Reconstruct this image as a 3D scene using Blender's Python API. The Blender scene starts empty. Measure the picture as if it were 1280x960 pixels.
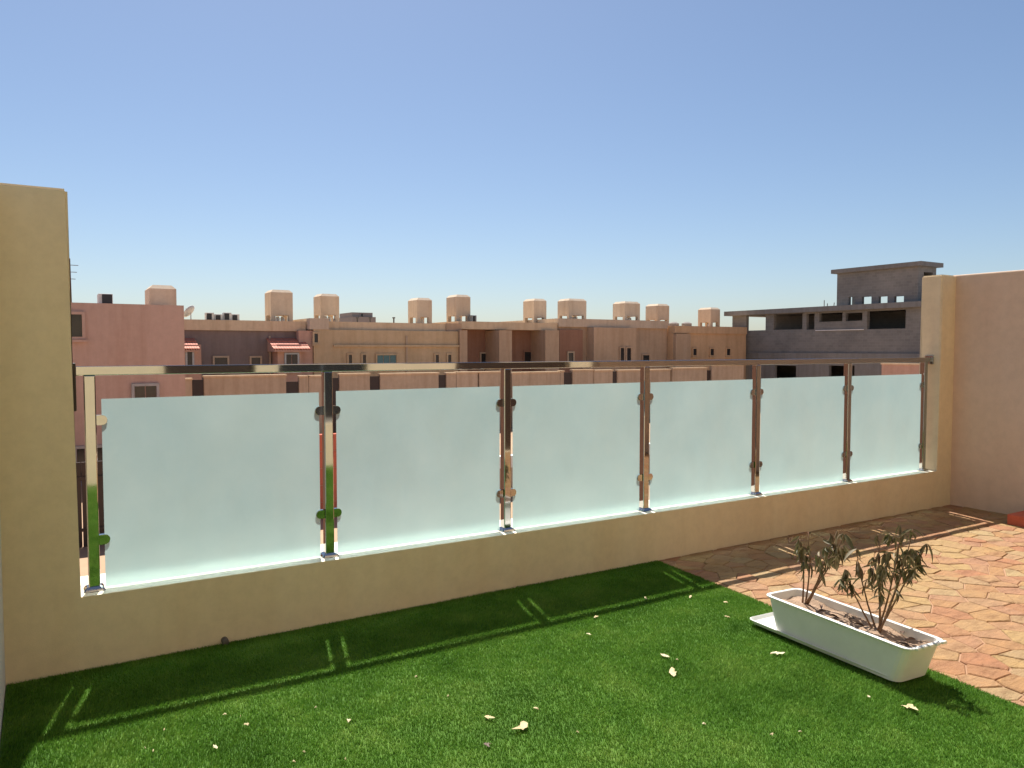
import bpy, bmesh, math, random
import numpy as np
from mathutils import Vector, Matrix, Quaternion

scene = bpy.context.scene
COL = scene.collection
random.seed(7)
rng = np.random.default_rng(7)

# ------------------------------------------------------------------ camera
F_PX, H_CAM, HOR, VPX = 960.0, 1.5, 436.0, 2208.0
PITCH = math.atan((480 - HOR) / F_PX)
TH = math.atan((VPX - 640) / (F_PX / math.cos(PITCH)))
cam = bpy.data.objects.new('camera', bpy.data.cameras.new('camera'))
COL.objects.link(cam)
cam.location = (0, 0, H_CAM)
cam.rotation_euler = (math.pi / 2 - PITCH, 0, TH - math.pi / 2)
cam.data.sensor_width = 36
cam.data.lens = F_PX / 1280 * 36
cam.data.clip_end = 6000
scene.camera = cam

# ------------------------------------------------------------------ light
SUN_DIR = Vector((0.19, 0.755, 1.40)).normalized()
ELEV = math.asin(SUN_DIR.z)
AZ = math.atan2(SUN_DIR.x, SUN_DIR.y)
world = bpy.data.worlds.new('World')
scene.world = world
world.use_nodes = True
wn = world.node_tree
bg = wn.nodes['Background']
sky = wn.nodes.new('ShaderNodeTexSky')
sky.sky_type = 'NISHITA'
sky.sun_disc = False
sky.sun_elevation = ELEV
sky.sun_rotation = AZ
sky.altitude = 600
sky.air_density = 1.0
sky.dust_density = 1.4
sky.ozone_density = 3.2
wn.links.new(sky.outputs[0], bg.inputs[0])
bg.inputs[1].default_value = 0.070
sun = bpy.data.objects.new('sun', bpy.data.lights.new('sun', 'SUN'))
COL.objects.link(sun)
sun.data.energy = 5.0
sun.data.angle = math.radians(0.6)
sun.data.color = (1.0, 0.95, 0.87)
sun.rotation_euler = (-SUN_DIR).to_track_quat('-Z', 'Y').to_euler()
sun.location = (0, 0, 30)
vs = scene.view_settings
vs.view_transform = 'Standard'
vs.look = 'None'
vs.exposure = 0.75
vs.gamma = 1.0

# ------------------------------------------------------------------ pixel -> place
FW = Vector((math.cos(TH), math.sin(TH), 0))
RT = Vector((math.sin(TH), -math.cos(TH), 0))
UPV = Vector((0, 0, 1))
CF = FW * math.cos(PITCH) - UPV * math.sin(PITCH)
CU = UPV * math.cos(PITCH) + FW * math.sin(PITCH)
CAM = Vector((0, 0, H_CAM))
def ray(x, y): return CF + RT * ((x - 640) / F_PX) + CU * ((480 - y) / F_PX)
def onz(x, y, z=0.0):
    d = ray(x, y); return CAM + d * ((z - H_CAM) / d.z)
def ony(x, y, Y):
    d = ray(x, y); return CAM + d * (Y / d.y)
def onx(x, y, X):
    d = ray(x, y); return CAM + d * (X / d.x)

# ------------------------------------------------------------------ materials
def new_mat(name):
    m = bpy.data.materials.new(name); m.use_nodes = True
    return m, m.node_tree.nodes, m.node_tree.links, m.node_tree.nodes['Principled BSDF']

def coords(n, l, scale=1.0, rnd=False):
    g = n.new('ShaderNodeNewGeometry')
    if not rnd: return g.outputs['Position']
    t = n.new('ShaderNodeTexCoord')
    o = n.new('ShaderNodeObjectInfo')
    c = n.new('ShaderNodeVectorMath'); c.operation = 'ADD'
    s = n.new('ShaderNodeVectorMath'); s.operation = 'SCALE'; s.inputs['Scale'].default_value = 37.0
    l.new(g.outputs['Position'], c.inputs[0])
    cx = n.new('ShaderNodeCombineXYZ'); l.new(o.outputs['Random'], cx.inputs[0]); l.new(o.outputs['Random'], cx.inputs[2])
    l.new(cx.outputs[0], s.inputs[0]); l.new(s.outputs[0], c.inputs[1])
    return c.outputs[0]

def noise(n, l, vec, scale, detail=4, rough=0.55, stretch=None):
    t = n.new('ShaderNodeTexNoise')
    t.inputs['Scale'].default_value = scale
    t.inputs['Detail'].default_value = detail
    t.inputs['Roughness'].default_value = rough
    if stretch:
        mp = n.new('ShaderNodeMapping'); mp.inputs['Scale'].default_value = stretch
        l.new(vec, mp.inputs[0]); vec = mp.outputs[0]
    l.new(vec, t.inputs['Vector'])
    return t.outputs['Fac']

def ramp(n, l, fac, stops):
    r = n.new('ShaderNodeValToRGB')
    e = r.color_ramp.elements
    while len(e) < len(stops): e.new(0.5)
    for i, (p, c) in enumerate(stops):
        e[i].position = p; e[i].color = (*c, 1)
    l.new(fac, r.inputs[0])
    return r.outputs[0]

def mixc(n, l, fac, a, b, mode='MIX'):
    m = n.new('ShaderNodeMix'); m.data_type = 'RGBA'; m.blend_type = mode
    for sock, v in ((m.inputs[0], fac), (m.inputs[6], a), (m.inputs[7], b)):
        if hasattr(v, 'links'): l.new(v, sock)
        else: sock.default_value = (*v, 1) if isinstance(v, tuple) else v
    return m.outputs[2]

def sc(c, k): return tuple(min(1, max(0, v * k)) for v in c)

def bump(n, l, b, h, strength, dist=0.01):
    bp = n.new('ShaderNodeBump'); bp.inputs['Strength'].default_value = strength
    bp.inputs['Distance'].default_value = dist
    l.new(h, bp.inputs['Height']); l.new(bp.outputs[0], b.inputs['Normal'])

def plaster(name, col, big=0.8, var=0.12, fine=90, bs=0.35, rough=0.9, streak=0.0, dist=0.004):
    m, n, l, b = new_mat(name)
    v = coords(n, l)
    f1 = noise(n, l, v, big, 5, 0.6)
    c = ramp(n, l, f1, [(0.3, sc(col, 1 - var)), (0.5, col), (0.72, sc(col, 1 + var))])
    f2 = noise(n, l, v, big * 14, 6, 0.7)
    d = ramp(n, l, f2, [(0.35, (0.92, 0.92, 0.92)), (0.6, (1, 1, 1))])
    c = mixc(n, l, 1.0, c, d, 'MULTIPLY')
    if streak:
        f3 = noise(n, l, v, 1.0, 5, 0.6, (3.0, 3.0, 0.25))
        e = ramp(n, l, f3, [(0.42, (1, 1, 1)), (0.75, sc((1, 0.95, 0.9), 1 - streak))])
        c = mixc(n, l, 1.0, c, e, 'MULTIPLY')
    l.new(c, b.inputs['Base Color'])
    b.inputs['Roughness'].default_value = rough
    b.inputs['Specular IOR Level'].default_value = 0.25
    bump(n, l, b, noise(n, l, v, fine, 5, 0.65), bs, dist)
    return m

def simple(name, col, rough=0.6, metal=0.0, spec=0.4, var=0.1, scale=6, bs=0.0):
    m, n, l, b = new_mat(name)
    v = coords(n, l)
    f = noise(n, l, v, scale, 5, 0.6)
    l.new(ramp(n, l, f, [(0.3, sc(col, 1 - var)), (0.7, sc(col, 1 + var))]), b.inputs['Base Color'])
    b.inputs['Roughness'].default_value = rough
    b.inputs['Metallic'].default_value = metal
    b.inputs['Specular IOR Level'].default_value = spec
    if bs: bump(n, l, b, noise(n, l, v, scale * 8, 4), bs, 0.004)
    return m

M = {}
M['wall'] = plaster('terrace_plaster', (0.720, 0.605, 0.415), 0.9, 0.035, 160, 0.25, streak=0.06)
M['sidewall'] = plaster('side_wall_plaster', (0.700, 0.530, 0.400), 0.8, 0.035, 160, 0.25, streak=0.06)
M['leftwall'] = plaster('left_wall_plaster', (0.740, 0.700, 0.630), 0.8, 0.06, 160, 0.3)
M['coping'] = plaster('coping_paint', (0.820, 0.775, 0.650), 3.0, 0.05, 120, 0.3)
M['facade'] = plaster('facade_plaster', (0.760, 0.620, 0.410), 0.8, 0.06, 120, 0.3)
M['salmon'] = plaster('salmon_plaster', (0.584, 0.408, 0.323), 0.25, 0.06, 12, 0.3, streak=0.12)
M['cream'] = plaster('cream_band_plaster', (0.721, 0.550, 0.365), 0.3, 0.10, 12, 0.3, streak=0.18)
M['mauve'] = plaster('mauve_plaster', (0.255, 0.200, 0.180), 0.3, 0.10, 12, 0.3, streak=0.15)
M['pink'] = plaster('pink_plaster', (0.572, 0.364, 0.279), 0.3, 0.08, 12, 0.3, streak=0.12)
M['tan'] = plaster('tan_plaster', (0.602, 0.445, 0.274), 0.3, 0.09, 12, 0.3, streak=0.15)
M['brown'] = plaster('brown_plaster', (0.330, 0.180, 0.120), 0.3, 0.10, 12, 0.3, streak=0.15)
M['sand'] = plaster('sand_plaster', (0.524, 0.371, 0.250), 0.3, 0.10, 12, 0.3, streak=0.15)
M['orange'] = plaster('ochre_plaster', (0.647, 0.427, 0.251), 0.3, 0.09, 12, 0.3, streak=0.15)
M['towerc'] = plaster('tank_room_plaster', (0.626, 0.500, 0.374), 0.4, 0.09, 12, 0.3, streak=0.15)
M['yard'] = plaster('yard_wall_plaster', (0.527, 0.410, 0.298), 0.3, 0.12, 12, 0.3, streak=0.18)
M['coral'] = plaster('coral_paint', (0.62, 0.17, 0.11), 0.5, 0.10, 20, 0.3, streak=0.15)
M['whitep'] = simple('white_paint', (0.75, 0.74, 0.71), 0.6)
M['tank'] = simple('white_tank_plastic', (0.78, 0.78, 0.76), 0.45)
M['darkgate'] = simple('dark_brown_gate_paint', (0.045, 0.03, 0.025), 0.5)
M['winframe'] = simple('window_frame_paint', (0.50, 0.37, 0.25), 0.6)
M['winmetal'] = simple('window_aluminium', (0.35, 0.36, 0.37), 0.4, 0.6)
M['pane'] = simple('dark_window_glass', (0.03, 0.028, 0.028), 0.12, 0.0, 0.5)
M['tealpane'] = simple('teal_window_glass', (0.06, 0.17, 0.19), 0.12, 0.0, 0.5)
M['tile_red'] = simple('red_roof_tile', (0.55, 0.19, 0.12), 0.7, var=0.2)
M['acwhite'] = simple('ac_casing', (0.55, 0.54, 0.52), 0.6)
M['dark'] = simple('dark_grille', (0.03, 0.03, 0.032), 0.6)
M['rust'] = simple('rusty_steel', (0.12, 0.075, 0.055), 0.7)
M['grey_far'] = plaster('grey_far_plaster', (0.30, 0.27, 0.25), 0.3, 0.08, 12, 0.3)
M['redblock'] = plaster('red_clay', (0.52, 0.13, 0.075), 5, 0.15, 120, 0.4)
M['doorwood'] = simple('dark_door_wood', (0.05, 0.03, 0.02), 0.45)
M['drain'] = simple('drain_plastic', (0.10, 0.09, 0.08), 0.5)

def mk_block():
    m, n, l, b = new_mat('grey_blockwork')
    v = coords(n, l)
    sep = n.new('ShaderNodeSeparateXYZ'); l.new(v, sep.inputs[0])
    ad = n.new('ShaderNodeMath'); ad.operation = 'ADD'; l.new(sep.outputs[0], ad.inputs[0]); l.new(sep.outputs[1], ad.inputs[1])
    cb = n.new('ShaderNodeCombineXYZ'); l.new(ad.outputs[0], cb.inputs[0]); l.new(sep.outputs[2], cb.inputs[1])
    br = n.new('ShaderNodeTexBrick')
    br.inputs['Scale'].default_value = 1.0
    br.inputs['Brick Width'].default_value = 0.4; br.inputs['Row Height'].default_value = 0.2
    br.inputs['Mortar Size'].default_value = 0.010
    br.inputs['Color1'].default_value = (0.203, 0.202, 0.190, 1)
    br.inputs['Color2'].default_value = (0.240, 0.238, 0.224, 1)
    br.inputs['Mortar'].default_value = (0.265, 0.26, 0.245, 1)
    l.new(cb.outputs[0], br.inputs['Vector'])
    f = noise(n, l, v, 0.35, 6, 0.65)
    d = ramp(n, l, f, [(0.3, (0.72, 0.72, 0.74)), (0.7, (1.12, 1.1, 1.08))])
    l.new(mixc(n, l, 1.0, br.outputs['Color'], d, 'MULTIPLY'), b.inputs['Base Color'])
    b.inputs['Roughness'].default_value = 0.95
    bump(n, l, b, br.outputs['Fac'], -0.4, 0.01)
    return m
M['block'] = mk_block()
M['concrete'] = plaster('grey_concrete', (0.228, 0.226, 0.216), 0.3, 0.12, 14, 0.4, streak=0.2)

def mk_steel():
    m, n, l, b = new_mat('polished_stainless_steel')
    v = coords(n, l)
    f = noise(n, l, v, 25, 5, 0.7)
    r = n.new('ShaderNodeMapRange'); r.inputs[3].default_value = 0.02; r.inputs[4].default_value = 0.07
    l.new(f, r.inputs[0]); l.new(r.outputs[0], b.inputs['Roughness'])
    b.inputs['Metallic'].default_value = 1
    b.inputs['Base Color'].default_value = (0.43, 0.425, 0.415, 1)
    bump(n, l, b, noise(n, l, v, 7, 2), 0.015, 0.01)
    return m
M['steel'] = mk_steel()

def mk_frost():
    m = bpy.data.materials.new('frosted_glass_film'); m.use_nodes = True
    n, l = m.node_tree.nodes, m.node_tree.links
    n.remove(n['Principled BSDF'])
    out = n['Material Output']
    g = n.new('ShaderNodeNewGeometry')
    f = noise(n, l, g.outputs['Position'], 2.2, 6, 0.62)
    tr = n.new('ShaderNodeBsdfTranslucent')
    l.new(ramp(n, l, f, [(0.3, (0.275, 0.392, 0.396)), (0.7, (0.345, 0.455, 0.446))]), tr.inputs['Color'])
    df = n.new('ShaderNodeBsdfDiffuse'); df.inputs['Color'].default_value = (0.74, 0.78, 0.76, 1)
    m1 = n.new('ShaderNodeMixShader')
    fd = noise(n, l, g.outputs['Position'], 3.0, 8, 0.7, (1.0, 1.0, 0.55))
    dr = n.new('ShaderNodeMapRange'); dr.inputs[1].default_value = 0.35; dr.inputs[2].default_value = 0.75; dr.inputs[3].default_value = 0.04; dr.inputs[4].default_value = 0.22
    l.new(fd, dr.inputs[0]); l.new(dr.outputs[0], m1.inputs[0])
    rf = n.new('ShaderNodeBsdfRefraction'); rf.inputs['IOR'].default_value = 1.35; rf.inputs['Roughness'].default_value = 0.62
    rf.inputs['Color'].default_value = (0.60, 0.80, 0.82, 1)
    m0 = n.new('ShaderNodeMixShader'); m0.inputs[0].default_value = 0.33
    l.new(tr.outputs[0], m0.inputs[1]); l.new(rf.outputs[0], m0.inputs[2])
    l.new(m0.outputs[0], m1.inputs[1]); l.new(df.outputs[0], m1.inputs[2])
    l.new(m1.outputs[0], out.inputs['Surface'])
    return m
M['frost'] = mk_frost()

def mk_clear():
    m = bpy.data.materials.new('clear_glass_face'); m.use_nodes = True
    n, l = m.node_tree.nodes, m.node_tree.links
    n.remove(n['Principled BSDF'])
    g = n.new('ShaderNodeNewGeometry')
    tp = n.new('ShaderNodeBsdfTransparent'); tp.inputs[0].default_value = (0.97, 0.99, 0.985, 1)
    gl = n.new('ShaderNodeBsdfGlossy')
    f = noise(n, l, g.outputs['Position'], 4, 6, 0.7)
    dr = n.new('ShaderNodeMapRange'); dr.inputs[3].default_value = 0.10; dr.inputs[4].default_value = 0.35
    l.new(f, dr.inputs[0]); l.new(dr.outputs[0], gl.inputs['Roughness'])
    mx = n.new('ShaderNodeMixShader'); mx.inputs[0].default_value = 0.05
    l.new(tp.outputs[0], mx.inputs[1]); l.new(gl.outputs[0], mx.inputs[2])
    l.new(mx.outputs[0], n['Material Output'].inputs['Surface'])
    return m
M['clear'] = mk_clear()

def mk_turf(name, blades):
    m, n, l, b = new_mat(name)
    v = coords(n, l)
    g = n.new('ShaderNodeNewGeometry')
    f = noise(n, l, v, 2.6, 7, 0.7)
    c = ramp(n, l, f, [(0.32, (0.074, 0.185, 0.023)), (0.5, (0.120, 0.262, 0.037)), (0.68, (0.190, 0.330, 0.062))])
    if blades:
        r = ramp(n, l, g.outputs['Random Per Island'], [(0.0, (0.60, 0.66, 0.55)), (0.5, (1, 1, 1)), (0.94, (1.2, 1.1, 0.95)), (1.0, (1.9, 1.35, 1.5))])
        c = mixc(n, l, 1.0, c, r, 'MULTIPLY')
    else:
        c = mixc(n, l, 1.0, c, (0.55, 0.55, 0.5), 'MULTIPLY')
    l.new(c, b.inputs['Base Color'])
    b.inputs['Roughness'].default_value = 0.75
    b.inputs['Specular IOR Level'].default_value = 0.12
    if blades:
        t = n.new('ShaderNodeBsdfTranslucent'); l.new(c, t.inputs[0])
        mx = n.new('ShaderNodeMixShader'); mx.inputs[0].default_value = 0.3
        l.new(b.outputs[0], mx.inputs[1]); l.new(t.outputs[0], mx.inputs[2])
        l.new(mx.outputs[0], n['Material Output'].inputs['Surface'])
    return m
M['turf'] = mk_turf('artificial_grass_blades', True)
M['turfbase'] = mk_turf('artificial_grass_backing', False)

def mk_stone():
    m, n, l, b = new_mat('flagstone')
    o = n.new('ShaderNodeObjectInfo')
    v = coords(n, l)
    gi = n.new('ShaderNodeNewGeometry')
    ad = n.new('ShaderNodeMath'); ad.operation = 'ADD'; l.new(o.outputs['Random'], ad.inputs[0]); l.new(gi.outputs['Random Per Island'], ad.inputs[1])
    fr = n.new('ShaderNodeMath'); fr.operation = 'FRACT'; l.new(ad.outputs[0], fr.inputs[0])
    c = ramp(n, l, fr.outputs[0], [(0.0, (0.34, 0.155, 0.078)), (0.25, (0.355, 0.20, 0.088)), (0.5, (0.375, 0.245, 0.105)), (0.75, (0.345, 0.175, 0.098)), (1.0, (0.365, 0.26, 0.13))])
    f = noise(n, l, v, 9, 7, 0.7, (0.7, 1.6, 1))
    d = ramp(n, l, f, [(0.30, (0.62, 0.55, 0.48)), (0.5, (1, 1, 1)), (0.72, (1.22, 1.18, 1.08))])
    c = mixc(n, l, 1.0, c, d, 'MULTIPLY')
    f2 = noise(n, l, v, 2.0, 4, 0.6)
    c = mixc(n, l, ramp(n, l, f2, [(0.5, (0, 0, 0)), (0.7, (0.5, 0.5, 0.5))]), c, (0.3468, 0.2231, 0.1054))
    l.new(c, b.inputs['Base Color'])
    b.inputs['Roughness'].default_value = 0.7
    b.inputs['Specular IOR Level'].default_value = 0.35
    bump(n, l, b, noise(n, l, v, 16, 8, 0.72, (0.7, 1.8, 1)), 1.0, 0.022)
    return m
M['stone'] = mk_stone()
M['joint'] = plaster('paving_joint_mortar', (0.360, 0.215, 0.130), 4, 0.15, 90, 0.5)
M['ground'] = plaster('sandy_ground', (0.440, 0.290, 0.185), 0.15, 0.15, 6, 0.5)
M['slab'] = plaster('terrace_screed', (0.38, 0.33, 0.27), 1, 0.1, 60, 0.4)
M['planter'] = simple('white_planter_plastic', (0.74, 0.74, 0.70), 0.42, var=0.05, scale=9)
M['soil'] = plaster('dry_soil', (0.42, 0.29, 0.20), 12, 0.30, 140, 1.0, dist=0.012)
M['bark'] = simple('shrub_stem', (0.20, 0.115, 0.065), 0.8, var=0.25, scale=40)

def mk_leaf(name, cols, trans=0.25):
    m, n, l, b = new_mat(name)
    o = n.new('ShaderNodeObjectInfo'); v = coords(n, l)
    c = ramp(n, l, o.outputs['Random'], [(i / (len(cols) - 1), c) for i, c in enumerate(cols)])
    d = ramp(n, l, noise(n, l, v, 60, 4), [(0.3, (0.75, 0.75, 0.7)), (0.7, (1.15, 1.1, 1.05))])
    c = mixc(n, l, 1.0, c, d, 'MULTIPLY')
    l.new(c, b.inputs['Base Color'])
    b.inputs['Roughness'].default_value = 0.6
    t = n.new('ShaderNodeBsdfTranslucent'); l.new(c, t.inputs[0])
    mx = n.new('ShaderNodeMixShader'); mx.inputs[0].default_value = trans
    l.new(b.outputs[0], mx.inputs[1]); l.new(t.outputs[0], mx.inputs[2])
    l.new(mx.outputs[0], n['Material Output'].inputs['Surface'])
    return m
M['leaf'] = mk_leaf('wilted_leaf', [(0.10, 0.10, 0.045), (0.19, 0.165, 0.08), (0.16, 0.115, 0.064), (0.30, 0.255, 0.15)])
M['dryleaf'] = mk_leaf('fallen_leaf', [(0.62, 0.52, 0.30), (0.70, 0.62, 0.42), (0.55, 0.44, 0.24)], 0.15)
M['deadleaf'] = mk_leaf('dead_leaf', [(0.09, 0.05, 0.03), (0.16, 0.09, 0.055), (0.07, 0.045, 0.03)], 0.1)

# ------------------------------------------------------------------ builders
def link(o, parent=None):
    COL.objects.link(o)
    if parent: o.parent = parent
    return o

def tag(o, label, cat, group=None):
    o['label'] = label; o['category'] = cat
    if group: o['group'] = group
    return o

def structure(o): o['kind'] = 'structure'; return o

def thing(name, label, cat, loc=(0, 0, 0), group=None):
    o = bpy.data.objects.new(name, None); link(o); o.location = loc
    o.empty_display_size = 0.1
    return tag(o, label, cat, group)

def finish(name, bm, mat, parent=None, smooth=False, wpos=True):
    """bmesh given in world metres -> one mesh object (child coordinates relative to its parents)."""
    off = Vector()
    p = parent
    while p is not None and wpos: off += p.location; p = p.parent
    if wpos:
        for v in bm.verts: v.co -= off
    me = bpy.data.meshes.new(name)
    bmesh.ops.recalc_face_normals(bm, faces=bm.faces)
    bm.to_mesh(me); bm.free()
    me.materials.append(M[mat] if isinstance(mat, str) else mat)
    if smooth:
        for f in me.polygons: f.use_smooth = True
    return link(bpy.data.objects.new(name, me), parent)

def bbox(bm, x0, x1, y0, y1, z0, z1, bevel=0.0, seg=2):
    vs_ = [bm.verts.new((x, y, z)) for z in (z0, z1) for y in (y0, y1) for x in (x0, x1)]
    fs = [bm.faces.new([vs_[i] for i in q]) for q in ((0, 2, 3, 1), (4, 5, 7, 6), (0, 1, 5, 4), (1, 3, 7, 5), (3, 2, 6, 7), (2, 0, 4, 6))]
    if bevel:
        es = list({e for f in fs for e in f.edges})
        bmesh.ops.bevel(bm, geom=es, offset=bevel, segments=seg, affect='EDGES', profile=0.5)

def box(name, ext, mat, parent=None, bevel=0.0, seg=2):
    bm = bmesh.new(); bbox(bm, *ext, bevel=bevel, seg=seg)
    return finish(name, bm, mat, parent)

def prism(bm, prof, axis, a, b):
    """profile of 2d points extruded along axis from a to b; prof is in the two other axes (x,z) or (y,z) or (x,y)."""
    def P(p, t):
        return {'x': (t, p[0], p[1]), 'y': (p[0], t, p[1]), 'z': (p[0], p[1], t)}[axis]
    lo = [bm.verts.new(P(p, a)) for p in prof]; hi = [bm.verts.new(P(p, b)) for p in prof]
    bm.faces.new(lo); bm.faces.new(hi[::-1])
    k = len(prof)
    for i in range(k): bm.faces.new([lo[i], hi[i], hi[(i + 1) % k], lo[(i + 1) % k]])

def tube(bm, pts, radii, seg=7):
    rings = []
    for i, p in enumerate(pts):
        d = (pts[min(i + 1, len(pts) - 1)] - pts[max(i - 1, 0)]).normalized()
        a = d.orthogonal().normalized() if i == 0 else (rings_a - d * rings_a.dot(d)).normalized()
        rings_a = a
        b = d.cross(a)
        rings.append([bm.verts.new(p + (a * math.cos(t) + b * math.sin(t)) * radii[i]) for t in [2 * math.pi * k / seg for k in range(seg)]])
    for r0, r1 in zip(rings, rings[1:]):
        for k in range(seg): bm.faces.new([r0[k], r0[(k + 1) % seg], r1[(k + 1) % seg], r1[k]])
    bm.faces.new(rings[0][::-1]); bm.faces.new(rings[-1])

def holed(bm, axis, plane, thick, u0, u1, z0, z1, holes):
    """wall on plane axis=plane (thickness towards +axis), rectangle u,z with rectangular holes (u0,z0,u1,z1): merged boxes."""
    us = sorted({u0, u1, *[h[0] for h in holes], *[h[2] for h in holes]})
    zs = sorted({z0, z1, *[h[1] for h in holes], *[h[3] for h in holes]})
    us = [u for u in us if u0 <= u <= u1]; zs = [z for z in zs if z0 <= z <= z1]
    vmap = {}
    def V(i, j, s):
        k = (i, j, s)
        if k not in vmap:
            t = plane + (thick if s else 0)
            vmap[k] = bm.verts.new((us[i], t, zs[j]) if axis == 'y' else (t, us[i], zs[j]))
        return vmap[k]
    solid = set()
    for i in range(len(us) - 1):
        for j in range(len(zs) - 1):
            cu, cz = (us[i] + us[i + 1]) / 2, (zs[j] + zs[j + 1]) / 2
            if not any(h[0] < cu < h[2] and h[1] < cz < h[3] for h in holes): solid.add((i, j))
    for (i, j) in solid:
        for s in (0, 1): bm.faces.new([V(i, j, s), V(i + 1, j, s), V(i + 1, j + 1, s), V(i, j + 1, s)])
        for (di, dj, a, b_) in ((-1, 0, (i, j), (i, j + 1)), (1, 0, (i + 1, j), (i + 1, j + 1)), (0, -1, (i, j), (i + 1, j)), (0, 1, (i, j + 1), (i + 1, j + 1))):
            if (i + di, j + dj) not in solid:
                bm.faces.new([V(*a, 0), V(*b_, 0), V(*b_, 1), V(*a, 1)])

# ------------------------------------------------------------------ setting: ground
GZ = -3.5
bm = bmesh.new()
bmesh.ops.create_grid(bm, x_segments=60, y_segments=60, size=2500)
for v in bm.verts: v.co.z = GZ
structure(finish('ground', bm, 'ground'))

YW, TW = 4.05, 0.20           # inner face of the parapet, its thickness
XL, XR = -0.17, 7.43          # side walls
YB = -1.3                     # house front behind
def edge_x(y): return 3.69 - (4.07 - y) * 0.088     # where the turf ends and paving starts

structure(box('terrace_floor', (XL - 0.2, XR + 0.2, YB, YW + TW - 0.01, -0.35, -0.02), 'slab'))

# ---- turf: backing + blades
bm = bmesh.new()
prism(bm, [(XL + .003, YB + .003), (edge_x(YB), YB + .003), (edge_x(YW), YW - .003), (XL + .003, YW - .003)], 'z', -0.02, 0.0)
structure(finish('turf_base', bm, 'turfbase'))

def blades(y0, y1, dens, hgt, wid):
    n = int((y1 - y0) * 3.85 * dens)
    x = rng.uniform(XL + .01, 3.70, n); y = rng.uniform(y0, y1, n)
    k = x < 3.69 - (4.07 - y) * 0.088 + 0.004 * rng.standard_normal(n); x, y = x[k], y[k]; n = len(x)
    pn = np.sin(x * 3.1 + 1.3 * np.sin(y * 2.3)) + np.sin(y * 4.1 + 1.7 * np.sin(x * 1.9)) + 0.6 * np.sin(x * 9 + 3 * np.sin(y * 7))
    lean_dir = pn * 0.9 + rng.uniform(-1.5, 1.5, n) + 4.2
    h = hgt * (0.75 + 0.5 * rng.random(n)) * (1 + 0.10 * pn)
    ln = h * (0.25 + 0.55 * rng.random(n))
    a = rng.uniform(0, np.pi, n)
    wx, wy = np.cos(a) * wid / 2, np.sin(a) * wid / 2
    dx, dy = np.cos(lean_dir) * ln, np.sin(lean_dir) * ln
    V = np.zeros((n, 5, 3), np.float32)
    V[:, 0] = np.stack([x - wx, y - wy, np.full(n, -0.002)], 1)
    V[:, 1] = np.stack([x + wx, y + wy, np.full(n, -0.002)], 1)
    V[:, 2] = np.stack([x + wx * .8 + dx * .35, y + wy * .8 + dy * .35, h * .6], 1)
    V[:, 3] = np.stack([x - wx * .8 + dx * .35, y - wy * .8 + dy * .35, h * .6], 1)
    V[:, 4] = np.stack([x + dx, y + dy, h * .97], 1)
    return V
V = np.concatenate([blades(0.9, YW - .01, 46000, 0.0125, 0.0027), blades(YB + .02, 0.9, 5000, 0.015, 0.007)])
n = len(V)
me = bpy.data.meshes.new('turf_grass')
me.vertices.add(n * 5); me.vertices.foreach_set('co', V.reshape(-1))
base = (np.arange(n) * 5)[:, None]
quads = (base + np.array([0, 1, 2, 3])); tris = (base + np.array([3, 2, 4]))
loops = np.concatenate([quads, tris], 1).reshape(-1)
me.loops.add(len(loops)); me.loops.foreach_set('vertex_index', loops.astype(np.int32))
me.polygons.add(n * 2)
st = (np.arange(n) * 7)[:, None] + np.array([0, 4])
me.polygons.foreach_set('loop_start', st.reshape(-1).astype(np.int32))
me.update(calc_edges=True); me.validate()
me.materials.append(M['turf'])
g = link(bpy.data.objects.new('turf_grass', me))
g['kind'] = 'stuff'; tag(g, 'short green artificial grass laid over the terrace floor', 'grass')

# ---- paving: crazy-paved flagstones, each a piece
bm = bmesh.new()
prism(bm, [(edge_x(YB) + .002, YB + .003), (XR - .002, YB + .003), (XR - .002, YW - .002), (edge_x(YW) + .002, YW - .002)], 'z', -0.02, -0.0035)
paving = structure(finish('paving', bm, 'joint'))
def clip(poly, px, py, nx, ny):
    out = []
    for i in range(len(poly)):
        a, b = poly[i], poly[(i + 1) % len(poly)]
        da = (a[0] - px) * nx + (a[1] - py) * ny; db = (b[0] - px) * nx + (b[1] - py) * ny
        if da <= 0: out.append(a)
        if (da < 0 < db) or (db < 0 < da):
            t = da / (da - db); out.append((a[0] + (b[0] - a[0]) * t, a[1] + (b[1] - a[1]) * t))
    return out
SX, SY = 0.165, 0.135
seeds = []
for j in range(-1, int((YW - YB) / SY) + 2):
    for i in range(-1, int(4.4 / SX) + 2):
        seeds.append((3.0 + (i + (0.5 if j % 2 else 0)) * SX + random.uniform(-.42, .42) * SX, YB + j * SY + random.uniform(-.42, .42) * SY))
rest = bmesh.new()
def stone_prism(bm, poly, z1, tilt):
    cx = sum(p[0] for p in poly) / len(poly); cy = sum(p[1] for p in poly) / len(poly)
    def ring(k, z): return [bm.verts.new((cx + (p[0] - cx) * k, cy + (p[1] - cy) * k, z + (tilt[0] * (p[0] - cx) + tilt[1] * (p[1] - cy) if z > -.005 else 0))) for p in poly]
    a, b, c = ring(1.0, -0.012), ring(1.0, z1 - 0.004), ring(0.95, z1)
    k = len(poly)
    for r0, r1 in ((a, b), (b, c)):
        for i in range(k): bm.faces.new([r0[i], r0[(i + 1) % k], r1[(i + 1) % k], r1[i]])
    bm.faces.new(c)
cand = []
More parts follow.
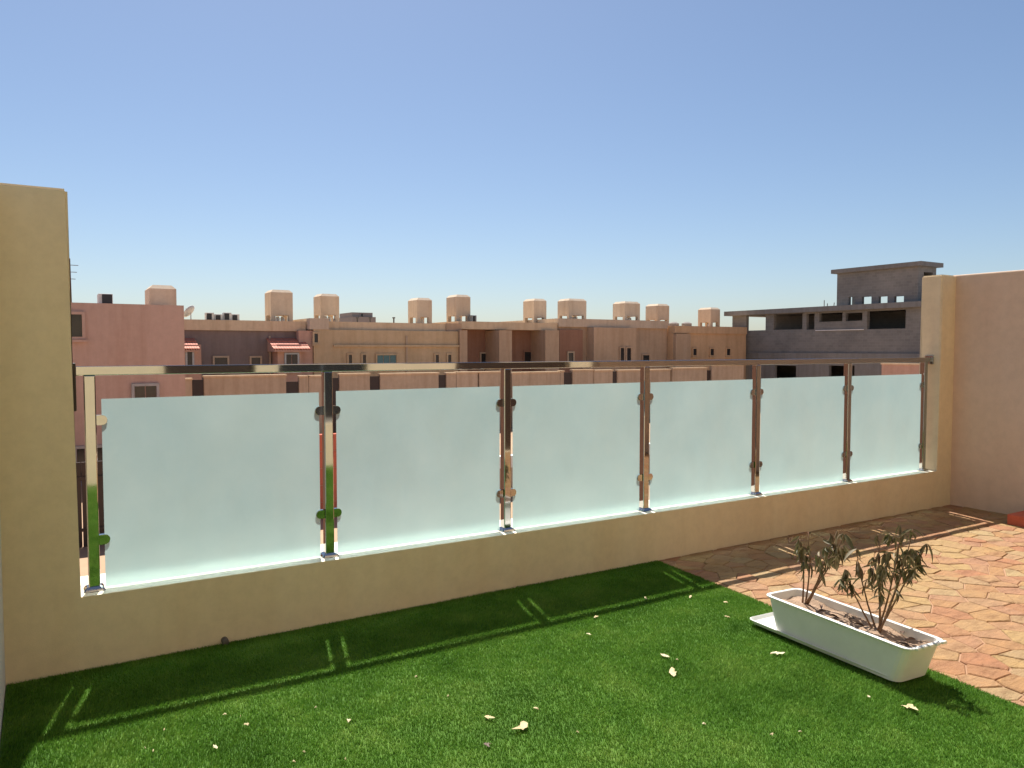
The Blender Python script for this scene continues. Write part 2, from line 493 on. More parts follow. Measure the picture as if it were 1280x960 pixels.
for s in seeds:
    jw = random.uniform(.002, .0045)
    poly = [(3.0, YB), (XR, YB), (XR, YW), (3.0, YW)]
    for q in seeds:
        if q is s or abs(q[0] - s[0]) > 1 or abs(q[1] - s[1]) > .9: continue
        d = math.hypot(q[0] - s[0], q[1] - s[1]); nx, ny = (q[0] - s[0]) / d, (q[1] - s[1]) / d
        poly = clip(poly, (s[0] + q[0]) / 2 - nx * jw, (s[1] + q[1]) / 2 - ny * jw, nx, ny)
        if len(poly) < 3: break
    if len(poly) < 3: continue
    for (px, py, nx, ny) in ((XR - .004, 0, 1, 0), (0, YW - .004, 0, 1), (0, YB + .004, 0, -1), (3.69 + .006, 4.07, -1, .088)):
        poly = clip(poly, px, py, nx, ny)
        if len(poly) < 3: break
    if len(poly) < 3: continue
    # drop near-duplicate corners
    pp = [p for i, p in enumerate(poly) if math.hypot(p[0] - poly[i - 1][0], p[1] - poly[i - 1][1]) > .008]
    area = abs(sum(pp[i][0] * pp[(i + 1) % len(pp)][1] - pp[(i + 1) % len(pp)][0] * pp[i][1] for i in range(len(pp)))) / 2 if len(pp) > 2 else 0
    if area < .0012: continue
    z1 = random.uniform(0.0, 0.006); tilt = (random.uniform(-.012, .012), random.uniform(-.012, .012))
    cy = sum(p[1] for p in pp) / len(pp); cx = sum(p[0] for p in pp) / len(pp)
    seen = (Vector((cx, cy, 0)) - CAM); dep = seen.dot(CF); px = seen.dot(RT) / dep * F_PX + 640 if dep > 0 else 9999
    py = 480 - seen.dot(CU) / dep * F_PX if dep > 0 else 9999
    cand.append((dep if dep > 0 and -40 < px < 1340 and py < 1000 else 1e6 + cy * -1, pp, z1, tilt))
cand.sort(key=lambda c: c[0])
for k, (dep, pp, z1, tilt) in enumerate(cand):
    if k < 300 and dep < 1e5: b2 = bmesh.new(); stone_prism(b2, pp, z1, tilt); finish('flagstone', b2, 'stone', paving)
    else: stone_prism(rest, pp, z1, tilt)
o = finish('more_flagstones', rest, 'stone', paving); o['kind'] = 'stuff'

# ------------------------------------------------------------------ terrace walls
HP = 2.225
SILL = 0.345
par = thing('parapet_wall', 'low tan plastered parapet under the railing with a tall pier at each end', 'wall', (3.6, YW + .1, 0))
bm = bmesh.new()
prism(bm, [(XL, -.35), (XR, -.35), (XR, HP - .03), (7.2, HP - .03), (7.2, SILL - .012), (.12, SILL - .012), (.12, HP), (XL, HP)], 'y', YW, YW + TW)
bmesh.ops.bevel(bm, geom=[e for e in bm.edges if all(v.co.z > 0 for v in e.verts)], offset=.012, segments=3, affect='EDGES')
finish('wall', bm, 'wall', par)
bm = bmesh.new()
bbox(bm, .1225, 7.1975, YW + .003, YW + TW + .18, SILL - .022, SILL, .004)
finish('coping', bm, 'coping', par)
box('outer_ledge', (.05, 7.27, YW + TW + .001, YW + TW + .17, -.35, SILL - .0225), 'wall', par)
w = box('side_wall', (XL - .2, XL, YB, YW + TW, -.35, HP - .002), 'leftwall', None, .012)
tag(w, 'pale plastered side wall running along the turf, meeting the pier', 'wall')
w = box('side_wall', (XR, XR + .2, YB, YW + TW, -.35, HP - .025), 'sidewall', None, .012)
tag(w, 'tall brown plastered side wall beside the orange stone paving', 'wall')

# drain outlet at the parapet's foot
bm = bmesh.new()
c = Vector((.762, YW, .020))
tube(bm, [c + Vector((0, .02, 0)), c + Vector((0, -.035, -.004)), c + Vector((0, -.036, -.004))], [.017, .017, .011], 14)
tag(finish('drain_outlet', bm, 'drain', None, True), 'small dark drain outlet at the foot of the tan parapet', 'drain')

# ------------------------------------------------------------------ glass railing
rail = thing('glass_railing', 'polished steel railing with frosted glass panels on the parapet', 'railing', (3.6, YW + .1, SILL))
YR = YW + .10
posts = [.192 + 1.1525 * i for i in range(7)]
RT_TOP, RT_H = 1.418, 0.044
def d_clamp(bm, x, z, s, yc):
    # D-shaped clamp leaving the post side (s = +-1), slotted over the glass edge
    pts = [(x, z - .024)] + [(x + s * (.026 + .022 * math.cos(a)), z + .024 * math.sin(a)) for a in [(-.5 + k / 8) * math.pi for k in range(9)]] + [(x, z + .024)]
    prism(bm, pts, 'y', yc - .0145, yc + .0145)
for i, x in enumerate(posts):
    bm = bmesh.new(); bbox(bm, x - .025, x + .025, YR - .025, YR + .025, SILL - .002, RT_TOP - RT_H + .001, bevel=.005)
    p = finish('post', bm, 'steel', rail)
    p0 = p
    bm = bmesh.new()
    prof = [(.046, 0), (.046, .005), (.040, .014), (.030, .022), (.0245, .024)]
    rings = [[bm.verts.new((x + sx * r, YR + sy * r, SILL - .003 + z + .003)) for sx, sy in ((-1, -1), (1, -1), (1, 1), (-1, 1))] for r, z in prof]
    for r0, r1 in zip(rings, rings[1:]):
        for k in range(4): bm.faces.new([r0[k], r0[(k + 1) % 4], r1[(k + 1) % 4], r1[k]])
    bm.faces.new(rings[0][::-1]); bm.faces.new(rings[-1])
    bmesh.ops.bevel(bm, geom=[e for e in bm.edges if abs(e.verts[0].co.z - e.verts[1].co.z) > .001], offset=.006, segments=2, affect='EDGES')
    finish('base_cover', bm, 'steel', p)
    for z in (1.160, .585):
        for s in (-1, 1):
            if (i == 0 and s < 0) or (i == 6 and s > 0): continue
            bm = bmesh.new(); d_clamp(bm, x + s * .0245, z, s, YR)
            bmesh.ops.bevel(bm, geom=list(bm.edges), offset=.0025, segments=2, affect='EDGES')
            finish('glass_clamp', bm, 'steel', p)
hr = box('handrail', (.134, 7.186, YR - .025, YR + .025, RT_TOP - RT_H, RT_TOP), 'steel', rail, .004, 3)
box('wall_bracket', (.1215, .1365, YR - .03, YR + .03, RT_TOP - .21, RT_TOP + .015), 'darkgate', hr, .003)
box('end_flange', (7.1855, 7.1995, YR - .04, YR + .04, RT_TOP - .064, RT_TOP + .018), 'steel', hr, .003)
for i in range(6):
    gp = box('glass_panel', (posts[i] + .047, posts[i + 1] - .047, YR - .005, YR + .005, SILL + .006 + .002 * (i % 2), 1.262 + .002 * ((i * 2) % 3)), 'frost', rail, .0012, 1)
    gp.data.materials.append(M['clear'])
    for f in gp.data.polygons: f.material_index = 0 if f.normal.y < -.9 else 1

# ------------------------------------------------------------------ house behind the camera (seen in the steel; upper storey added for bounced light)
hs = thing('terrace_house', 'tan plastered house front closing the terrace opposite the railing', 'house', (3.6, YB, 0))
holes = [(1.19, .0, 2.21, 2.15), (2.48, .55, 3.64, 2.15), (4.93, .0, 6.9, 2.15), (1.3, 3.9, 2.7, 5.2), (4.6, 3.9, 6.2, 5.2)]
bm = bmesh.new(); holed(bm, 'y', YB - .22, .22, XL - .2, XR + .2, -.02, 6.4, holes); finish('front_wall', bm, 'facade', hs)  # upper storey unseen, added to bounce sun onto the shaded terrace walls
box('lower_wall', (XL - .22, XR + .22, YB - 6, YW + TW - .012, GZ, -.351), 'facade', hs)
box('upper_wall', (XL - .18, XR + .18, YB - 6, YB - .23, -.351, 6.39), 'facade', hs)
for (x0, z0, x1, z1), nm in zip(holes, ('door', 'window', 'door', 'window', 'window')):
    d = box(nm, (x0 + .003, x1 - .003, YB - .18, YB - .14, z0 + .003, z1 - .003), 'doorwood' if nm == 'door' else 'winmetal', hs)
    if nm == 'door':
        box('handle', (x1 - .16, x1 - .13, YB - .14, YB - .10, 1.0, 1.14), 'steel', d, .004)
    else:
        for k in (0, 1): box('pane', (x0 + .05 + k * (x1 - x0 - .06) / 2, x0 + k * (x1 - x0 - .06) / 2 + (x1 - x0) / 2, YB - .139, YB - .132, z0 + .06, z1 - .06), 'pane', d)

# ------------------------------------------------------------------ red clay block by the side wall
bm = bmesh.new(); bbox(bm, 6.99, 7.425, 2.72, 3.33, -.004, .095, .012)
tag(finish('red_block', bm, 'redblock'), 'low red clay block on the paving against the brown side wall', 'block')

# ------------------------------------------------------------------ planter, tray, shrubs
def rrect(x0, x1, y0, y1, r, k=4):
    pts = []
    for cx, cy, a0 in ((x1 - r, y1 - r, 0), (x0 + r, y1 - r, 90), (x0 + r, y0 + r, 180), (x1 - r, y0 + r, 270)):
        for i in range(k + 1):
            a = math.radians(a0 + 90 * i / k); pts.append((cx + r * math.cos(a), cy + r * math.sin(a)))
    return pts
def loft(bm, rings, cap0=True, cap1=True):
    vv = [[bm.verts.new(p) for p in r] for r in rings]
    k = len(vv[0])
    for r0, r1 in zip(vv, vv[1:]):
        for i in range(k): bm.faces.new([r0[i], r0[(i + 1) % k], r1[(i + 1) % k], r1[i]])
    if cap0: bm.faces.new(vv[0][::-1])
    if cap1: bm.faces.new(vv[-1])
def lift(p2, z): return [(x, y, z) for x, y in p2]

bm = bmesh.new()
tz = .018
loft(bm, [lift(rrect(3.222, 3.462, 1.967, 2.815, .035), tz), lift(rrect(3.209, 3.475, 1.953, 2.83, .04), tz + .022),
          lift(rrect(3.213, 3.471, 1.957, 2.826, .038), tz + .023), lift(rrect(3.219, 3.465, 1.963, 2.814, .034), tz + .005)])
bmesh.ops.rotate(bm, verts=bm.verts, cent=(3.335, 2.39, 0), matrix=Matrix.Rotation(math.radians(-3), 3, 'Z'))
tag(finish('drip_tray', bm, 'planter'), 'white plastic drip tray on the turf under the planter', 'tray')
PZ = tz + .0055
pl = thing('planter_box', 'long white plastic planter box of dry soil on the turf edge', 'planter', (3.328, 2.295, PZ))
pl.rotation_euler.z = math.radians(-5)
def ins(x0, x1, y0, y1, d): return (x0 + d, x1 - d, y0 + d, y1 - d)
B0, T0 = (3.218, 3.438, 1.938, 2.665), (3.211, 3.445, 1.878, 2.712)
def lerp4(t): return tuple(a + (b - a) * t for a, b in zip(B0, T0))
bm = bmesh.new()
H = .178
rings = [lift(rrect(*B0, .04), PZ)]
for t in (.1, .35, .6, .85, .93): rings.append(lift(rrect(*lerp4(t), .04), PZ + H * t))
rings += [lift(rrect(*ins(*T0, -.006), .044), PZ + H * .935), lift(rrect(*ins(*T0, -.012), .046), PZ + H * .96), lift(rrect(*ins(*T0, -.012), .046), PZ + H * .99), lift(rrect(*ins(*T0, -.008), .044), PZ + H),
          lift(rrect(*ins(*T0, .004), .036), PZ + H), lift(rrect(*ins(*T0, .007), .034), PZ + H * .985)]
for t in (.9, .6, .3, .05): rings.append(lift(rrect(*ins(*lerp4(t), .007), .034), PZ + H * t))
loft(bm, rings)
o = finish('box', bm, 'planter', pl)
# scalloped lugs on the short end of the rim
for k in range(5):
    x = 3.236 + k * .043
    box('rim_lug', (x, x + .028, 1.855, 1.8685, PZ + H * .955, PZ + H * 1.03), 'planter', pl, .004)
bm = bmesh.new()
NX, NY = 16, 44
sx0, sx1, sy0, sy1 = ins(*lerp4(.80), .004)
grid = [[bm.verts.new((sx0 + (sx1 - sx0) * i / NX, sy0 + (sy1 - sy0) * j / NY,
        PZ + H * .80 + .006 * math.sin(i * .9 + j * .35) + .006 * math.sin(j * .5 + 1) + random.uniform(-.003, .003) + .014 * math.exp(-((i - 8) ** 2 + (j - 12) ** 2) / 10))) for j in range(NY + 1)] for i in range(NX + 1)]
for i in range(NX):
    for j in range(NY): bm.faces.new([grid[i][j], grid[i + 1][j], grid[i + 1][j + 1], grid[i][j + 1]])
RC = .032
for v in bm.verts:
    for cx, sx in ((sx0 + RC, -1), (sx1 - RC, 1)):
        for cy, sy in ((sy0 + RC, -1), (sy1 - RC, 1)):
            dx, dy = (v.co.x - cx) * sx, (v.co.y - cy) * sy
            if dx > 0 and dy > 0 and math.hypot(dx, dy) > RC:
                k = RC / math.hypot(dx, dy); v.co.x = cx + sx * dx * k; v.co.y = cy + sy * dy * k
soil = finish('soil', bm, 'soil', pl, True)
SOILZ = PZ + H * .80

def leaf_mesh(name, mat, L, W, curl, fold, seed):
    r = random.Random(seed)
    bm = bmesh.new(); rows = []
    for i in range(6):
        t = i / 5; w = W * math.sin(math.pi * min(.97, t * .93 + .05)) ** .8 * (1 - .25 * t)
        a = curl * t
        y = L * t * math.cos(a * .5); z = -L * t * math.sin(a * .5)
        tw = r.uniform(-.15, .15) + fold * .3 * math.sin(3 * t)
        rows.append([bm.verts.new((s * w * .5 * math.cos(tw), y + r.uniform(-.03, .03) * L * .3, z + abs(s) * w * fold + s * w * .5 * math.sin(tw))) for s in (-1, 0, 1)])
    for r0, r1 in zip(rows, rows[1:]):
        for k in (0, 1): bm.faces.new([r0[k], r0[k + 1], r1[k + 1], r1[k]])
    me = bpy.data.meshes.new(name); bm.to_mesh(me); bm.free(); me.materials.append(M[mat])
    for f in me.polygons: f.use_smooth = True
    return me
LEAVES = [leaf_mesh('leaf', 'leaf', random.uniform(.055, .085), random.uniform(.012, .021), random.uniform(.2, 1.3), random.uniform(.25, .7), s) for s in range(10)]

def shrub(label, base, tips, nleaf):
    t = thing('shrub', label, 'shrub', base, 'wilting shrubs in the white planter')
    sites = []
    for (tip, mid) in tips:
        bm = bmesh.new()
        b0 = Vector(base) + Vector((random.uniform(-.01, .01), random.uniform(-.01, .01), -.02))
        pts = []
        for k in range(9):
            u = k / 8
            pts.append(b0 * (1 - u) ** 2 + mid * 2 * u * (1 - u) + tip * u * u + Vector((random.uniform(-1, 1), random.uniform(-1, 1), 0)) * .004 * u)
        tube(bm, pts, [.0055 - .0038 * (k / 8) for k in range(9)], 6)
        stem = finish('stem', bm, 'bark', t, True)
        for k in range(3):       # side twigs
            u = random.uniform(.66, .97); i = int(u * 8); p0 = pts[i]
            d = Vector((random.uniform(-1, 1), random.uniform(-1, 1), random.uniform(.1, .9))).normalized() * random.uniform(.04, .08)
            bm = bmesh.new(); tube(bm, [p0, p0 + d * .5 + Vector((0, 0, .004)), p0 + d], [.0022, .0018, .001], 5)
            finish('twig', bm, 'bark', stem, True)
            sites.append((stem, p0 + d, 1.0)); sites.append((stem, p0 + d * .6, .8))
        for k in range(4): sites.append((stem, pts[8 - k] * .5 + pts[7 - k] * .5 if k else pts[8], 1.0 if k < 2 else .4))
    for k in range(nleaf):
        stem, p, wgt = random.choice(sites)
        if random.random() > wgt: continue
        o = bpy.data.objects.new('leaf', random.choice(LEAVES)); link(o, stem)
        az = random.uniform(0, 2 * math.pi); down = random.gauss(-1.1, .33)
        if random.random() < .07: down = random.uniform(-.3, .5)
        d = Vector((math.cos(az) * math.cos(down), math.sin(az) * math.cos(down), math.sin(down)))
        q = d.to_track_quat('Y', 'Z') @ Quaternion((0, 1, 0), random.uniform(-1.4, 1.4))
        o.rotation_mode = 'QUATERNION'; o.rotation_quaternion = q
        o.location = p - Vector(base) + Vector((random.uniform(-.004, .004), random.uniform(-.004, .004), 0))
        s = random.uniform(.6, 1.15); o.scale = (s * random.uniform(.7, 1.3), s, s)
    return t

def tipat(x, y, X): return onx(x, y, X)
b1 = (3.372, 2.58, SOILZ); b2 = (3.325, 2.13, SOILZ)
def T(x, y, X, mx, my, mX): return (onx(x, y, X), onx(mx, my, mX))
shrub('smaller wilted shrub with thin stems in the white planter', b1,
      [T(998, 670, 3.33, 1008, 712, 3.35), T(1010, 664, 3.42, 1016, 712, 3.4), T(1034, 684, 3.32, 1030, 716, 3.34), T(1056, 668, 3.40, 1040, 708, 3.38), T(1046, 664, 3.45, 1036, 706, 3.4)], 190)
shrub('larger wilted shrub with drooping brown leaves in the white planter', b2,
      [T(1056, 712, 3.28, 1070, 752, 3.31), T(1070, 686, 3.34, 1078, 744, 3.33), T(1098, 668, 3.42, 1098, 730, 3.37), T(1100, 706, 3.24, 1100, 748, 3.30), T(1126, 656, 3.33, 1120, 728, 3.33), T(1142, 662, 3.40, 1126, 728, 3.36), T(1158, 680, 3.36, 1132, 728, 3.35), T(1134, 694, 3.26, 1122, 738, 3.30)], 330)
# dead leaves lying on the soil
DEAD = [leaf_mesh('dead_leaf', 'deadleaf', .05, .02, .5, .5, 50 + s) for s in range(3)]
for k, (y, x) in enumerate([(2.43, 3.35), (2.38, 3.30), (2.28, 3.36), (2.24, 3.31), (2.31, 3.28), (1.99, 3.26), (1.97, 3.36), (2.04, 3.38), (2.5, 3.40)]):
    o = bpy.data.objects.new('dead_leaf', DEAD[k % 3]); link(o)
    o.location = (x, y, SOILZ + .013); o.rotation_euler = (random.uniform(-.2, .2), random.uniform(-.3, .3), random.uniform(0, 6))
    tag(o, 'curled brown dead leaf lying on the planter soil', 'leaf', 'dead leaves on the planter soil')

# fallen pale leaves on the turf
def fallen(x, y, size, lobes, label, group=None, mat='dryleaf', seed=0):
    r = random.Random(seed)
    p = onz(x, y, .011)
    bm = bmesh.new()
    k = 16
    if lobes: rad = [size * (.36 + .64 * max(0, math.cos(lobes * math.pi * i / k)) ** 2 * r.uniform(.55, 1)) for i in range(k)]
    else: rad = [size * (1 if i in (0, 8) else .75 if i in (1, 15, 7, 9) else .42) * r.uniform(.75, 1.1) for i in range(k)]
    c = bm.verts.new((0, 0, .004))
    e1 = [bm.verts.new((math.cos(2 * math.pi * i / k) * rad[i] * .5, math.sin(2 * math.pi * i / k) * rad[i] * .5, .004 + r.uniform(-.003, .004))) for i in range(k)]
    e2 = [bm.verts.new((math.cos(2 * math.pi * i / k) * rad[i], math.sin(2 * math.pi * i / k) * rad[i], r.uniform(-.002, .35) * size * .6)) for i in range(k)]
    for i in range(k):
        j = (i + 1) % k
        bm.faces.new([c, e1[i], e1[j]]); bm.faces.new([e1[i], e2[i], e2[j], e1[j]])
    o = finish('fallen_leaf', bm, mat, None, True)
    o.location = p; o.rotation_euler = (r.uniform(-.2, .2), r.uniform(-.2, .2), r.uniform(0, 6))
    tag(o, label, 'leaf', group)
GRP = 'pale leaves fallen on the turf'
SM = 'small pale dry leaf fallen on the open turf'
fallen(1138, 885, .052, 5, 'large pale star-shaped dry leaf on the turf at the planter\'s shaded end', GRP, seed=1)
fallen(654, 910, .050, 3, 'long pale dry leaf with a thin curled tail on open turf', GRP, seed=2)
fallen(841, 841, .042, 0, 'broad pale curled leaf of a pair lying close together on turf', GRP, seed=3)
fallen(831, 820, .032, 0, 'narrow pale leaf of a pair lying close together on turf', GRP, seed=4)
fallen(612, 897, .026, 0, 'upright narrow pale leaf beside the long curled one on turf', GRP, seed=5)
fallen(972, 817, .036, 0, 'pale curled leaf on the turf beside the planter\'s long side', GRP, seed=6)
fallen(609, 931, .022, 5, 'small brown crumpled leaf on the open turf', GRP, 'deadleaf', seed=7)
fallen(807, 748, .022, 0, 'small pale leaf inside the railing shadow on the turf', GRP, seed=8)
fallen(863, 746, .020, 0, 'small pale leaf at the railing shadow\'s end near the paving', GRP, seed=9)
for k, (x, y, s) in enumerate([(745, 771, .022), (736, 793, .018), (670, 886, .012), (436, 901, .017), (907, 753, .016), (909, 771, .018), (308, 906, .013), (269, 934, .018), (1086, 871, .012), (965, 918, .012), (520, 846, .009), (880, 905, .009), (380, 940, .010), (560, 870, .008), (281, 893, .010)]):
    fallen(x, y, s, 5 if k % 3 == 0 else 0, SM, GRP, seed=20 + k)
rr = random.Random(5)
for k in range(11):
    x, y = rr.uniform(180, 1050), rr.uniform(800, 955)
    if y < 905 - (x - 100) * .17: y = 950 - rr.random() * 40
    fallen(x, y, rr.uniform(.004, .008), 0, 'tiny pale scrap of dry leaf in the turf', 'tiny leaf scraps in the turf', seed=60 + k)

# ------------------------------------------------------------------ the street beyond
def far_box(name, x0, y0, x1, y1, Y, depth, mat, parent, zbot=None, bevel=0.0):
    """box whose front face stands on plane Y, spanned by photo pixels."""
    a = ony(x0, (y0 + y1) / 2, Y).x; b = ony(x1, (y0 + y1) / 2, Y).x
    zt = ony((x0 + x1) / 2, y0, Y).z; zb = ony((x0 + x1) / 2, y1, Y).z if zbot is None else zbot
    return box(name, (a, b, Y, Y + depth, zb, zt), mat, parent, bevel)

def far_window(x0, y0, x1, y1, Y, parent, pane='pane', frame='winframe', mull=0):
    a = ony(x0, (y0 + y1) / 2, Y).x; b = ony(x1, (y0 + y1) / 2, Y).x
    zt = ony((x0 + x1) / 2, y0, Y).z; zb = ony((x0 + x1) / 2, y1, Y).z
    fw = .10
    bm = bmesh.new()
    holed(bm, 'y', Y - .09, .085, a - fw, b + fw, zb - fw, zt + fw, [(a, zb, b, zt)])
    w = finish('window', bm, frame, parent)
    if mull:
        for k in range(mull + 1):
            s = (b - a) / (mull + 1)
            box('pane', (a + s * k + .02, a + s * (k + 1) - .02, Y - .03, Y - .01, zb, zt), pane, w)
    else: box('pane', (a - .01, b + .01, Y - .03, Y - .01, zb - .01, zt + .01), pane, w)
    box('sill', (a - .16, b + .16, Y - .16, Y - .092, zb - .19, zb - .11), frame, w)
    return w

def tank_room(x0, y0, x1, y1, Y, parent, mat='towerc', zbase=None, gap=.24, dep=1.5, tanks=2):
    """raised masonry box over a roof water tank, standing on corner piers; white tank shows in the gap."""
    a = ony(x0, (y0 + y1) / 2, Y + dep).x; b = ony(x1, (y0 + y1) / 2, Y).x
    zt = ony((x0 + x1) / 2, y0, Y).z; zv = ony((x0 + x1) / 2, y1, Y).z
    zb = zbase if zbase is not None else zv - .9
    zg = zv + (zt - zv) * gap
    bm = bmesh.new(); bbox(bm, a, b, Y, Y + dep, zg, zt)
    bmesh.ops.bevel(bm, geom=[e for e in bm.edges if all(v.co.z > zt - .01 for v in e.verts)], offset=.16, segments=1, affect='EDGES')
    r = finish('tank_room', bm, mat, parent)
    for px in (a + .002, b - .26):
        for py in (Y + .002, Y + dep - .26): box('pier', (px, px + .257, py, py + .257, zb, zg + .004), mat, r)
    w = (b - a - .7)
    for k in range(tanks):
        bm = bmesh.new()
        c = Vector((a + .42 + (k + .5) * w / tanks, Y + dep * .5, 0)); rad = min(.42, w / tanks * .42)
        tube(bm, [c + Vector((0, 0, zb)), c + Vector((0, 0, zg - .15)), c + Vector((0, 0, zg - .05))], [rad, rad, rad * .6], 12)
        finish('water_tank', bm, 'tank', r)
    box('roof_plinth', (a - .05, b + .05, Y - .05, Y + dep + .05, zb - .15, zb + .01), mat, r)
    return r

ROW = 45.0
# --- salmon house, nearer than the row
A = 32.0
h = thing('salmon_house', 'plain salmon pink house with a dark box and tank room on its roof', 'house', (2.0, A, GZ))
zA = ony(160, 380, A).z
xr = ony(230.5, 420, A).x
box('wall', (-7, xr, A, A + 11, GZ, zA), 'salmon', h)
bm = bmesh.new(); holed(bm, 'y', A, .2, -7, xr, zA - .01, zA + .001, []); bm.free()
tank_room(181, 356, 220.5, 382, A + 3.2, h, 'towerc', zA - .02, gap=.02, dep=1.6, tanks=1)
far_window(84, 393, 102.5, 421, A, h, 'pane', 'salmon')
far_window(168, 482.5, 195.5, 508, A, h, 'pane', 'winmetal', 1)
far_window(96, 560, 130, 600, A, h, 'pane', 'winmetal', 1)
a = ony(123, 372, A + 1.2); b = ony(141, 372, A + 1.2)
zt = ony(132, 367, A + 1.2).z
u = thing('roof_cooler', 'dark fronted cooler box on the salmon house roof', 'air cooler', (a.x, A + 1.2, zA))
box('casing', (a.x, b.x, A + 1.2, A + 2.0, zA - .002, zt), 'acwhite', u, .02)
box('grille', (a.x + .12, b.x - .02, A + 1.185, A + 1.199, zA + .03, zt - .03), 'dark', u)
m0 = ony(88.3, 375, A - .0); m1 = ony(88.3, 322, A)
bm = bmesh.new(); tube(bm, [Vector((m0.x, A + .3, zA - .05)), Vector((m0.x, A + .3, m1.z))], [.05, .03], 8)
for k, dz in enumerate((.25, .5, .75)): bbox(bm, m0.x - .28 + .05 * k, m0.x + .28 - .05 * k, A + .29, A + .31, m1.z - dz, m1.z - dz + .02)
tag(finish('antenna_mast', bm, 'rust'), 'thin dark antenna mast rising above the salmon house', 'antenna')

h = thing('neighbour_house', 'brown plastered house beyond the tall pier, mirrored in the railing posts', 'house', (-9, 9, GZ))
bm = bmesh.new()
NH = [(x, z, x + 1.3, z + 1.4) for x in (-14, -10, -6) for z in (-2.4, .9)]
holed(bm, 'y', 9, .25, -17, -2.6, GZ, 3.4, NH); finish('wall', bm, 'brown', h)
box('body', (-16.99, -2.61, 9.251, 21, GZ, 3.39), 'brown', h)
for (x0, z0, x1, z1) in NH: box('window', (x0 + .002, x1 - .002, 9.15, 9.2, z0 + .002, z1 - .002), 'pane', h)
box('parapet', (-17.05, -2.55, 8.95, 21.05, 3.401, 3.6), 'cream', h)

# --- mauve house with red tiled awnings
zr = ony(300, 400, ROW).z
def X(x, Y=ROW): return ony(x, 436, Y).x
def Z(x, y, Y=ROW): return ony(x, y, Y).z
h = thing('mauve_house', 'mauve brown house with red tiled awnings and a cream roof parapet', 'house', (X(310), ROW, GZ))
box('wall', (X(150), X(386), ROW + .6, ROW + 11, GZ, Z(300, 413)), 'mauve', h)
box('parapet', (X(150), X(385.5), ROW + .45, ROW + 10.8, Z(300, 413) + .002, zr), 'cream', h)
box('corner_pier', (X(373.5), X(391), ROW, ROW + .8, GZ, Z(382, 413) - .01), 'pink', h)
def awning(x0, x1, y0, y1, Y, wallY, parent, n):
    aw = None
    xa, xb = X(x0, Y), X(x1, Y); zt = Z((x0 + x1) / 2, y0, Y); zb = Z((x0 + x1) / 2, y1, Y)
    bm = bmesh.new(); prism(bm, [(Y, zb - .12), (wallY, zb - .12), (wallY, zt - .05), (Y, zb - .04)], 'x', xa + .05, xb - .05)
    aw = finish('awning', bm, 'pink', parent)
    for k in range(n):
        for rrow in range(3):
            t0, t1 = rrow / 3, (rrow + 1) / 3 + .05
            x_ = xa + (xb - xa) * k / n; x2 = xa + (xb - xa) * (k + 1) / n - .015
            bm = bmesh.new()
            def pz(t, d): return (Y - .05 + (wallY - Y + .02) * t, zb - .03 + (zt - zb) * t + d)
            prism(bm, [pz(t0, .05), pz(t1, .015), pz(t1, .045), pz(t0, .10)], 'x', x_, x2)
            finish('roof_tile', bm, 'tile_red', aw)
    return aw
box('bay', (X(343.5), X(373), ROW - .6, ROW + .595, GZ, Z(360, 424) - .3), 'pink', h)
awning(342, 389, 423, 437, ROW - 1.0, ROW + .59, h, 14)
box('bay', (X(205), X(249), ROW - .6, ROW + .595, GZ, Z(240, 424) - .3), 'pink', h)
awning(205, 250, 423, 437, ROW - 1.0, ROW + .59, h, 14)
far_window(268, 447, 284, 462, ROW + .6, h, 'pane', 'winframe')
far_window(314, 447, 325, 462, ROW + .6, h, 'pane', 'winframe')
far_window(357.5, 443, 371.5, 462, ROW - .6, h, 'pane', 'winmetal', 1)
far_window(234, 438, 240, 458, ROW - .6, h, 'pane', 'winmetal')
tank_room(331, 362, 366, 400, ROW + 2.0, h, zbase=zr - .6, gap=.16, tanks=2)

# --- roof clutter on the mauve house: row of coolers, dish
for k, x in enumerate((258, 269, 280, 290)):
    y0 = ROW + 1.5
    xa = X(x, y0); zt = Z(x, 390.5 + (k % 2) * 2, y0)
    u = thing('roof_ac_unit', 'pale grey cooling unit in the row on the mauve house roof', 'air conditioner', (xa, y0, zr), 'cooling units on the mauve house roof')
    box('casing', (xa, xa + .45, y0, y0 + .4, zr - .3, zt), 'acwhite', u, .02)
    box('grille', (xa + .05, xa + .32, y0 - .014, y0 - .001, zt - .42, zt - .06), 'dark', u)
def dish(x, y, Y, r, zroof, label):
    p = ony(x, y, Y)
    t = thing('satellite_dish', label, 'satellite dish', (p.x, Y, zroof))
    bm = bmesh.new(); tube(bm, [Vector((p.x, Y, zroof - .6)), Vector((p.x, Y, p.z))], [.03, .03], 8); finish('mast', bm, 'acwhite', t)
    bm = bmesh.new()
    d = Vector((-.6, .5, .6)).normalized(); q = d.to_track_quat('Z', 'Y')
    rg = []
    for i in range(5):
        rr_ = r * i / 4
        rg.append([bm.verts.new(p + q @ Vector((rr_ * math.cos(a), rr_ * math.sin(a), (rr_ ** 2) / (r * 3)))) for a in [2 * math.pi * k / 14 for k in range(14)]] if i else [bm.verts.new(p)])
    for k in range(14): bm.faces.new([rg[0][0], rg[1][k], rg[1][(k + 1) % 14]])
    for r0, r1 in zip(rg[1:], rg[2:]):
        for k in range(14): bm.faces.new([r0[k], r1[k], r1[(k + 1) % 14], r0[(k + 1) % 14]])
    g = finish('reflector', bm, 'acwhite', t, True); md = g.modifiers.new('s', 'SOLIDIFY'); md.thickness = .03
    bm = bmesh.new(); tube(bm, [p, p + d * r * .9], [.02, .02], 6); finish('feed_arm', bm, 'dark', t)
dish(238.5, 391, ROW + 1.2, .42, zr, 'satellite dish on the mauve house roof beside the salmon house')

